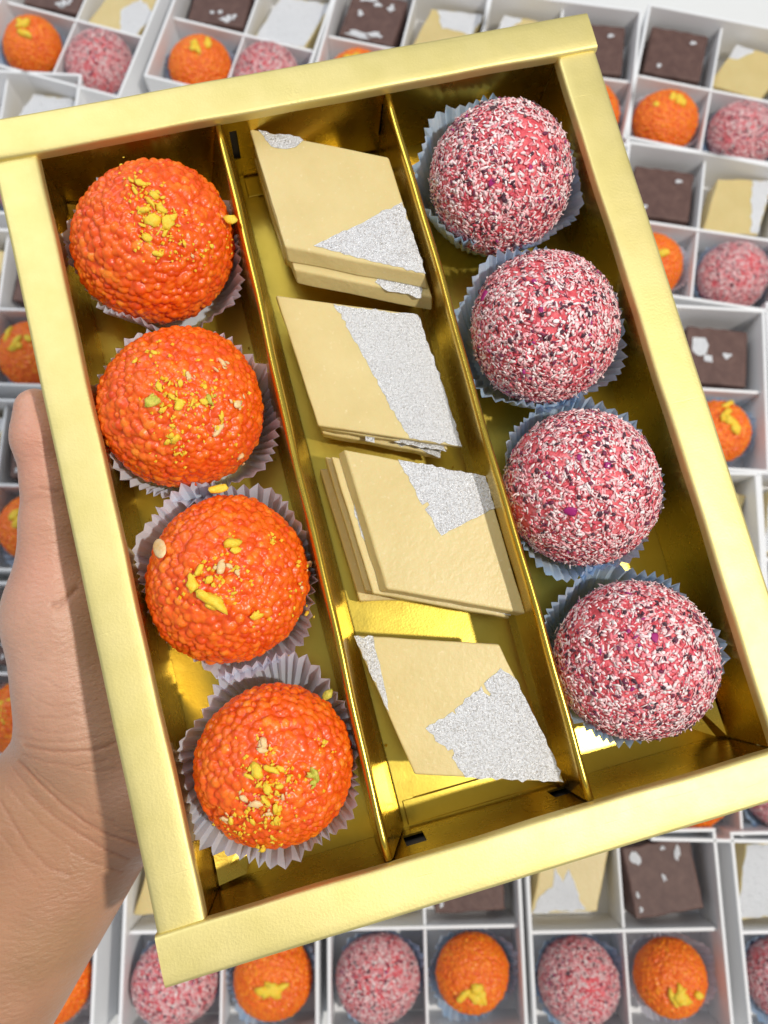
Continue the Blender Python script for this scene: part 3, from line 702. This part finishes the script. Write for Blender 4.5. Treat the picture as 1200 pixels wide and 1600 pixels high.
# press against the box: nothing of the hand enters it
inb = (np.abs(HV[:, 0]) < X0 + 0.03) & (np.abs(HV[:, 1]) < Y0)
HV[inb & (HV[:, 2] > -0.12), 2] = -0.12
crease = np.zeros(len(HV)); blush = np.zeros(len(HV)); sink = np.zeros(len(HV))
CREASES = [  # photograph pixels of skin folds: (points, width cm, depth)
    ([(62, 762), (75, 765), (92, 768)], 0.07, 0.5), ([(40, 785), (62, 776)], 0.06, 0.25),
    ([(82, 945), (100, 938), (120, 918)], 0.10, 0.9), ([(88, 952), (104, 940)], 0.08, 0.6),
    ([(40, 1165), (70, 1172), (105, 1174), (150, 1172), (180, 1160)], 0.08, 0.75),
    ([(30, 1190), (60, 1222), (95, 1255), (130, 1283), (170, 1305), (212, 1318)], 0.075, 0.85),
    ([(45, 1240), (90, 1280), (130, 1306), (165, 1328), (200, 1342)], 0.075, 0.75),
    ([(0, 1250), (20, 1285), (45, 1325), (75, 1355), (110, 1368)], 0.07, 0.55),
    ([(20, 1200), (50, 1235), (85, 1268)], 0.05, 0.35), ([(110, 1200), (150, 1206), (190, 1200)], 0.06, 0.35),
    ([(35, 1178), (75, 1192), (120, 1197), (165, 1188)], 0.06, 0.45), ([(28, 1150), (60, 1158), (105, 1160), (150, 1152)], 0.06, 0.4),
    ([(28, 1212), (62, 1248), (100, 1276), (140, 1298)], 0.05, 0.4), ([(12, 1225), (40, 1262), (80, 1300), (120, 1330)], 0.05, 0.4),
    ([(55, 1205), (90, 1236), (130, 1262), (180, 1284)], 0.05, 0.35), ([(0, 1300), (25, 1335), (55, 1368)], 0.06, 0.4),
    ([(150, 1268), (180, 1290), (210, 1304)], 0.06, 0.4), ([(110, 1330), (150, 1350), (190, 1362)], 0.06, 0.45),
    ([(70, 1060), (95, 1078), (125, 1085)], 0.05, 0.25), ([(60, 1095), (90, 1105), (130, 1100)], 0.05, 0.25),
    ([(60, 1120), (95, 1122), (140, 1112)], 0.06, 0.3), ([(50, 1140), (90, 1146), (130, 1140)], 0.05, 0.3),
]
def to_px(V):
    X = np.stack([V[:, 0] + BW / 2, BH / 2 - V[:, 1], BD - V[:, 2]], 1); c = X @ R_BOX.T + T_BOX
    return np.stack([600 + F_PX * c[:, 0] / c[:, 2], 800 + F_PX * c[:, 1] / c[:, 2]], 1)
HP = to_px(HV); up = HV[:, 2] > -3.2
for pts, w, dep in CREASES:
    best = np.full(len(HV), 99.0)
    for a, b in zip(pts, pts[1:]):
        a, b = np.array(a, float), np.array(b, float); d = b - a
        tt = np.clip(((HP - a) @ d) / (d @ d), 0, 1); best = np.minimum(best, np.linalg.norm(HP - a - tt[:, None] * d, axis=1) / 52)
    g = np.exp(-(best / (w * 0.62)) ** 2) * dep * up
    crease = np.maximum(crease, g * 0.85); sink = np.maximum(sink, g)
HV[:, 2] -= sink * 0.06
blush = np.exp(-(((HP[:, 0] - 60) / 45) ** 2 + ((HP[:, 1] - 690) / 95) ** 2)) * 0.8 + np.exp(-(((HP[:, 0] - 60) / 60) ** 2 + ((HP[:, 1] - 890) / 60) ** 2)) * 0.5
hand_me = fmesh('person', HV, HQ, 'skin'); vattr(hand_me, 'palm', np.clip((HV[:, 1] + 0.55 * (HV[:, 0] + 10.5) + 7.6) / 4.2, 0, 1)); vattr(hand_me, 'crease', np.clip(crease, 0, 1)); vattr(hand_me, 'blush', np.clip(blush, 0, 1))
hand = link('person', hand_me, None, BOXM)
tag(hand, 'bare left hand and forearm holding the gold box from below, thumb up its side', 'person')
D_, F_ = ico(3)
link('thumbnail', fmesh('thumbnail', D_ * np.array([0.10, 0.62, 0.50]), F_, 'nail'), hand, TR(-9.60, 3.2, 0.75) @ Matrix.Rotation(math.radians(22), 4, 'Y'))

# ------------------------------------------------------------------ white boxes on the table
WB, WH, WT = 10.8, 4.0, 0.2
def sheet_box(x0, y0, z0, x1, y1, z1): m = MB(); m.box(x0, y0, z0, x1, y1, z1); return m
h2 = WB / 2
wall_me = sheet_box(-h2, -WT / 2, 0.0, h2, WT / 2, WH).mesh('side_wall', 'card')
wall_in = sheet_box(-h2 + WT, -WT / 2, 0.0, h2 - WT, WT / 2, WH).mesh('side_wall', 'card')
base_me = sheet_box(-h2 + WT, -h2 + WT, 0.5, h2 - WT, h2 - WT, 0.66).mesh('base_panel', 'card')
div_me = sheet_box(-h2 + WT + .02, -0.10, 0.2, h2 - WT - .02, 0.10, WH - 0.55).mesh('divider', 'card')
half_me = sheet_box(0.12, -0.08, 0.2, h2 - WT - .02, 0.08, WH - 0.62).mesh('divider', 'card')
def white_box(mw, label):
    o = link('sweet_box', None, None, mw); tag(o, label, 'sweet box', 'white sweet boxes laid out on the table')
    for a in range(4):
        me = wall_me if a % 2 == 0 else wall_in
        bevel(link('side_wall', me, o, Matrix.Rotation(a * math.pi / 2, 4, 'Z') @ TR(0, -h2 + WT / 2, 0)), 0.05)
    link('base_panel', base_me, o); bevel(link('divider', div_me, o), 0.04)
    for s in (1, -1): bevel(link('divider', half_me, o, Matrix.Rotation(s * math.pi / 2, 4, 'Z')), 0.04)
    return o
bgcup = [cup_mesh(90 + i, 'cup_b' if i else 'cup_w', 2.42, 2.42, 1.9, 1.6, 36) for i in range(2)]
choc_me = None
_v, _ = slab('chocolate_barfi', [(-1.75, -1.7, 0), (1.75, -1.7, 0), (1.75, 1.7, 0), (-1.75, 1.7, 0)], 2.3, 'choc', 5, 0.02)
choc_me = _v
KJ = [(-2.2, -1.65, 0), (1.15, -1.65, 0), (2.2, 1.75, 0), (-1.15, 1.75, 0)]
kaju_me, _ = slab('cashew_barfi', KJ, 2.0, 'kaju', 6, 0.02)
LEAF = {
 'tip': [(-1.25, 1.7), (-0.1, 1.7), (-0.9, 0.7), (-1.5, 0.6)], 'right': [(0.7, -1.55), (1.15, -1.6), (2.15, 1.7), (0.9, 1.7)],
 'all': [(-2.1, -1.6), (1.1, -1.6), (2.1, 1.7), (-1.1, 1.7)], 'low': [(-2.15, -1.6), (0.6, -1.55), (0.2, -0.6), (-0.1, 0.3), (-0.45, -0.3), (-0.8, 0.4), (-1.0, -0.5), (-1.7, -0.9)],
 'corner': [(0.0, -1.55), (1.1, -1.6), (1.7, 0.2), (0.6, 0.9), (-0.4, -0.2)], 'top': [(-0.3, 0.4), (1.6, 0.2), (2.15, 1.7), (0.1, 1.7), (-0.8, 1.7)]}
leaf_me = {k: leaf_mesh([(x, y, 0) for x, y in v], 50 + i, 0.02, 0.04, 0.25) for i, (k, v) in enumerate(LEAF.items())}
FLK = {'few': [(-1.2, 1.1, .32, .34), (1.0, 1.1, .22, .4), (0.05, 0.0, .16, .22), (0.3, 1.4, .15, .12), (-1.45, -.6, .12, .16), (-1.4, -1.3, .14, .18)],
       'plain': [(0.9, 1.0, .2, .15), (-0.9, -1.1, .16, .16)], 'heavy': [(-0.9, 1.3, .7, .28), (0.0, 1.0, .3, .2), (0.9, 0.9, .25, .3), (-0.6, -1.4, .9, .25), (0.5, -1.2, .5, .25), (-0.9, 0.1, .2, .25)],
       'patch': [(-1.1, 0.6, .5, .8), (-0.5, -0.2, .3, .3), (0.6, 0.1, .25, .2)], 'dots': [(-.4, -.9, .15, .15), (.1, -.8, .18, .2), (.7, -1.2, .35, .3), (.5, -1.35, .3, .2), (1.0, -1.0, .2, .2)]}
flk_me = {}
for k, L_ in FLK.items():
    flk_me[k] = []
    for x, y, a, b in L_:
        m = MB()
        rr_ = random.Random(int(x * 999 + y * 77)); ring = []
        for j in range(10):
            q = j * math.pi / 5; w_ = rr_.uniform(.45, 1.25); ring.append((x + a * w_ * math.cos(q), y + b * w_ * math.sin(q), 0))
        m.add([(p[0], p[1], 0.035) for p in ring] + [(p[0], p[1], 0.004) for p in ring], [tuple(range(10))] + [(i, i + 10, (i + 1) % 10 + 10, (i + 1) % 10) for i in range(10)])
        flk_me[k].append(m.mesh('silver_fleck', 'silver'))
# cross px, slope of its long edge, mirrored?, where phrase, items shown, kaju leaf, chocolate flecks
WBX = [
 ((118, 30), 0.26, 0, 'top left corner', 'CKLP', 'corner', 'dots'),
 ((381, 53), 0.24, 0, 'top edge, second from the left', 'CKLP', 'all', 'dots'),
 ((626, 78), 0.20, 0, 'top edge, third from the left', 'CKLP', 'top', 'heavy'),
 ((868, 112), 0.13, 1, 'top edge, touching the gold corner', 'KCPL', 'tip', 'plain'),
 ((1112, 140), 0.20, 0, 'top right corner', 'CKLP', 'tip', 'plain'),
 ((1092, 358), 0.15, 0, 'right edge, second from the top', 'CKLP', 'right', 'plain'),
 ((1060, 605), 0.06, 1, 'right edge, third from the top', 'KCPL', 'tip', 'patch'),
 ((1330, 607), 0.05, 1, 'right margin beside the gold box', 'KP', 'low', 'few'),
 ((1048, 872), 0.03, 0, 'right side mostly hidden under the gold rim', 'CK', 'tip', 'few'),
 ((1327, 878), 0.03, 1, 'right margin lower down', 'KP', 'all', 'few'),
 ((1152, 1160), 0.02, 0, 'right edge just above the bottom row', 'LP', 'all', 'few'),
 ((-8, 226), 0.05, 0, 'left edge near the gold top corner', 'KP', 'all', 'few'),
 ((-5, 482), 0.03, 1, 'left edge, above the thumb', 'KCL', 'tip', 'plain'),
 ((-8, 757), 0.03, 1, 'left edge, behind the thumb', 'KCL', 'all', 'few'),
 ((-36, 1052), 0.02, 1, 'left edge, beside the wrist', 'CL', 'all', 'few'),
 ((5, 1462), -0.02, 1, 'bottom left corner under the wrist', 'CL', 'tip', 'few'),
 ((347, 1455), -0.02, 1, 'bottom edge, under the gold corner', 'KCPL', 'tip', 'few'),
 ((664, 1450), -0.02, 1, 'bottom edge, middle', 'KCPL', 'tip', 'few'),
 ((976, 1455), -0.02, 1, 'bottom edge, second from the right', 'KCPL', 'low', 'few'),
 ((1302, 1455), -0.02, 1, 'bottom right corner', 'KP', 'all', 'few'),
]
rg = random.Random(5)
for bi, ((px, py), sl, mir, where, items, kl, fk) in enumerate(WBX):
    a = tab(px, py, WH - 0.5); b = tab(px + 40, py + 40 * sl, WH - 0.5)
    ang = math.atan2(b[1] - a[1], b[0] - a[0])
    mw = TR(a[0], a[1], 0.0) @ Matrix.Rotation(ang, 4, 'Z')
    white_box(mw, 'white sweet box with four compartments, ' + where)
    q = 2.62; sx = -1 if mir else 1
    pos = {'C': (-q * sx, q), 'K': (q * sx, q), 'L': (-q * sx, -q), 'P': (q * sx, -q)}
    for it in items:
        x, y = pos[it]; jx, jy = rg.uniform(-.12, .12), rg.uniform(-.15, .15)
        at = mw @ TR(x + jx, y + jy, 0)
        if it in 'LP':
            cup = link('paper_cup', bgcup[1 if it == 'P' or rg.random() < 0.3 else 0], None, mw @ TR(x, y, 0.68))
            tag(cup, 'paper cup under the %s, white box %s' % ('laddu' if it == 'L' else 'pink ball', where), 'paper cup', 'paper cups in the white boxes')
        if it == 'L':
            o = link('laddu', rg.choice(laddu_meshes), None, at @ TR(0, 0, 0.73 + 2.05) @ Matrix.Rotation(rg.uniform(0, 6.28), 4, 'Z') @ Matrix.Scale(1.03, 4))
            o.material_slots[0].link = 'OBJECT'; o.material_slots[0].material = M['boondi_bright']
            tag(o, 'orange laddu in the white box, ' + where, 'laddu', 'laddus in the white boxes')
            for k in range(rg.randint(5, 8)):
                aa, rr = rg.uniform(0, 6.28), abs(rg.gauss(0, 0.5)); dx, dy = rr * math.cos(aa) - 0.1, rr * math.sin(aa) + 0.25
                z = 1.84 * math.sqrt(max(0.1, 1 - (dx * dx + dy * dy) / 4.1))
                link('pistachio_chip', rg.choice(CH['pist']), o, TR(dx, dy, z) @ Matrix.Rotation(rg.uniform(0, 6), 4, 'Z') @ Matrix.Scale(rg.uniform(.45, .85), 4))
        elif it == 'P':
            ms = rg.choice(coco_meshes); o = link('coconut_ball', ms[0], None, at @ TR(0, 0, 0.73 + 2.05) @ Matrix.Rotation(rg.uniform(0, 6.28), 4, 'Z') @ Matrix.Scale(1.12, 4))
            tag(o, 'pink coconut ball in the white box, ' + where, 'coconut ball', 'coconut balls in the white boxes')
            link('coconut_flakes', ms[1], o, None, 'stuff'); link('petal_bits', ms[2], o, None, 'stuff')
        elif it == 'C':
            o = bevel(link('chocolate_barfi', choc_me, None, at @ TR(0, 0, 0.68 + 2.3) @ Matrix.Rotation(rg.uniform(-.13, .13), 4, 'Z') @ Matrix.Rotation(rg.uniform(-.07, .07), 4, 'X') @ Matrix.Rotation(rg.uniform(-.07, .07), 4, 'Y') @ Matrix.Diagonal((1.13, 1.1, 1, 1))), 0.08)
            tag(o, 'dark chocolate square in the white box, ' + where, 'chocolate sweet', 'chocolate squares in the white boxes')
            for f_ in flk_me[fk]: link('silver_fleck', f_, o)
        else:
            o = bevel(link('cashew_barfi', kaju_me, None, at @ TR(0, 0, 0.68 + 2.0) @ Matrix.Rotation(rg.uniform(-.15, .15), 4, 'Z') @ Matrix.Rotation(rg.uniform(-.07, .07), 4, 'X') @ Matrix.Diagonal((1.12, 1.16, 1, 1))), 0.05)
            tag(o, 'pale cashew diamond in the white box, ' + where, 'cashew sweet', 'cashew diamonds in the white boxes')
            link('silver_leaf', leaf_me[kl], o)

# nut crumbs shaken loose in the left compartment and on the divider
rg = random.Random(77); cr = MB()
for _ in range(60):
    x, y = rg.uniform(-7.0, -3.0), rg.uniform(-9.3, 9.3); z = 0.03; q = rg.uniform(0.02, 0.05)
    if rg.random() < 0.3: x, z = rg.uniform(-2.1, 2.1), 0.1; y = rg.uniform(-9, 9)
    cr.add([(x + a * q * rg.uniform(.6, 1.5), y + b * q * rg.uniform(.6, 1.5), z + e * q) for a, b, e in ((1, 0, 0), (-1, 0, 0), (0, 1, 0), (0, -1, 0), (0, 0, 1), (0, 0, -.4))],
           [(0, 2, 4), (2, 1, 4), (1, 3, 4), (3, 0, 4), (2, 0, 5), (1, 2, 5), (3, 1, 5), (0, 3, 5)])
o = link('crumbs', cr.mesh('crumbs', 'pist'), None, BOXM, 'stuff'); tag(o, 'fine yellow nut crumbs scattered on the floor of the gold box', 'crumbs')
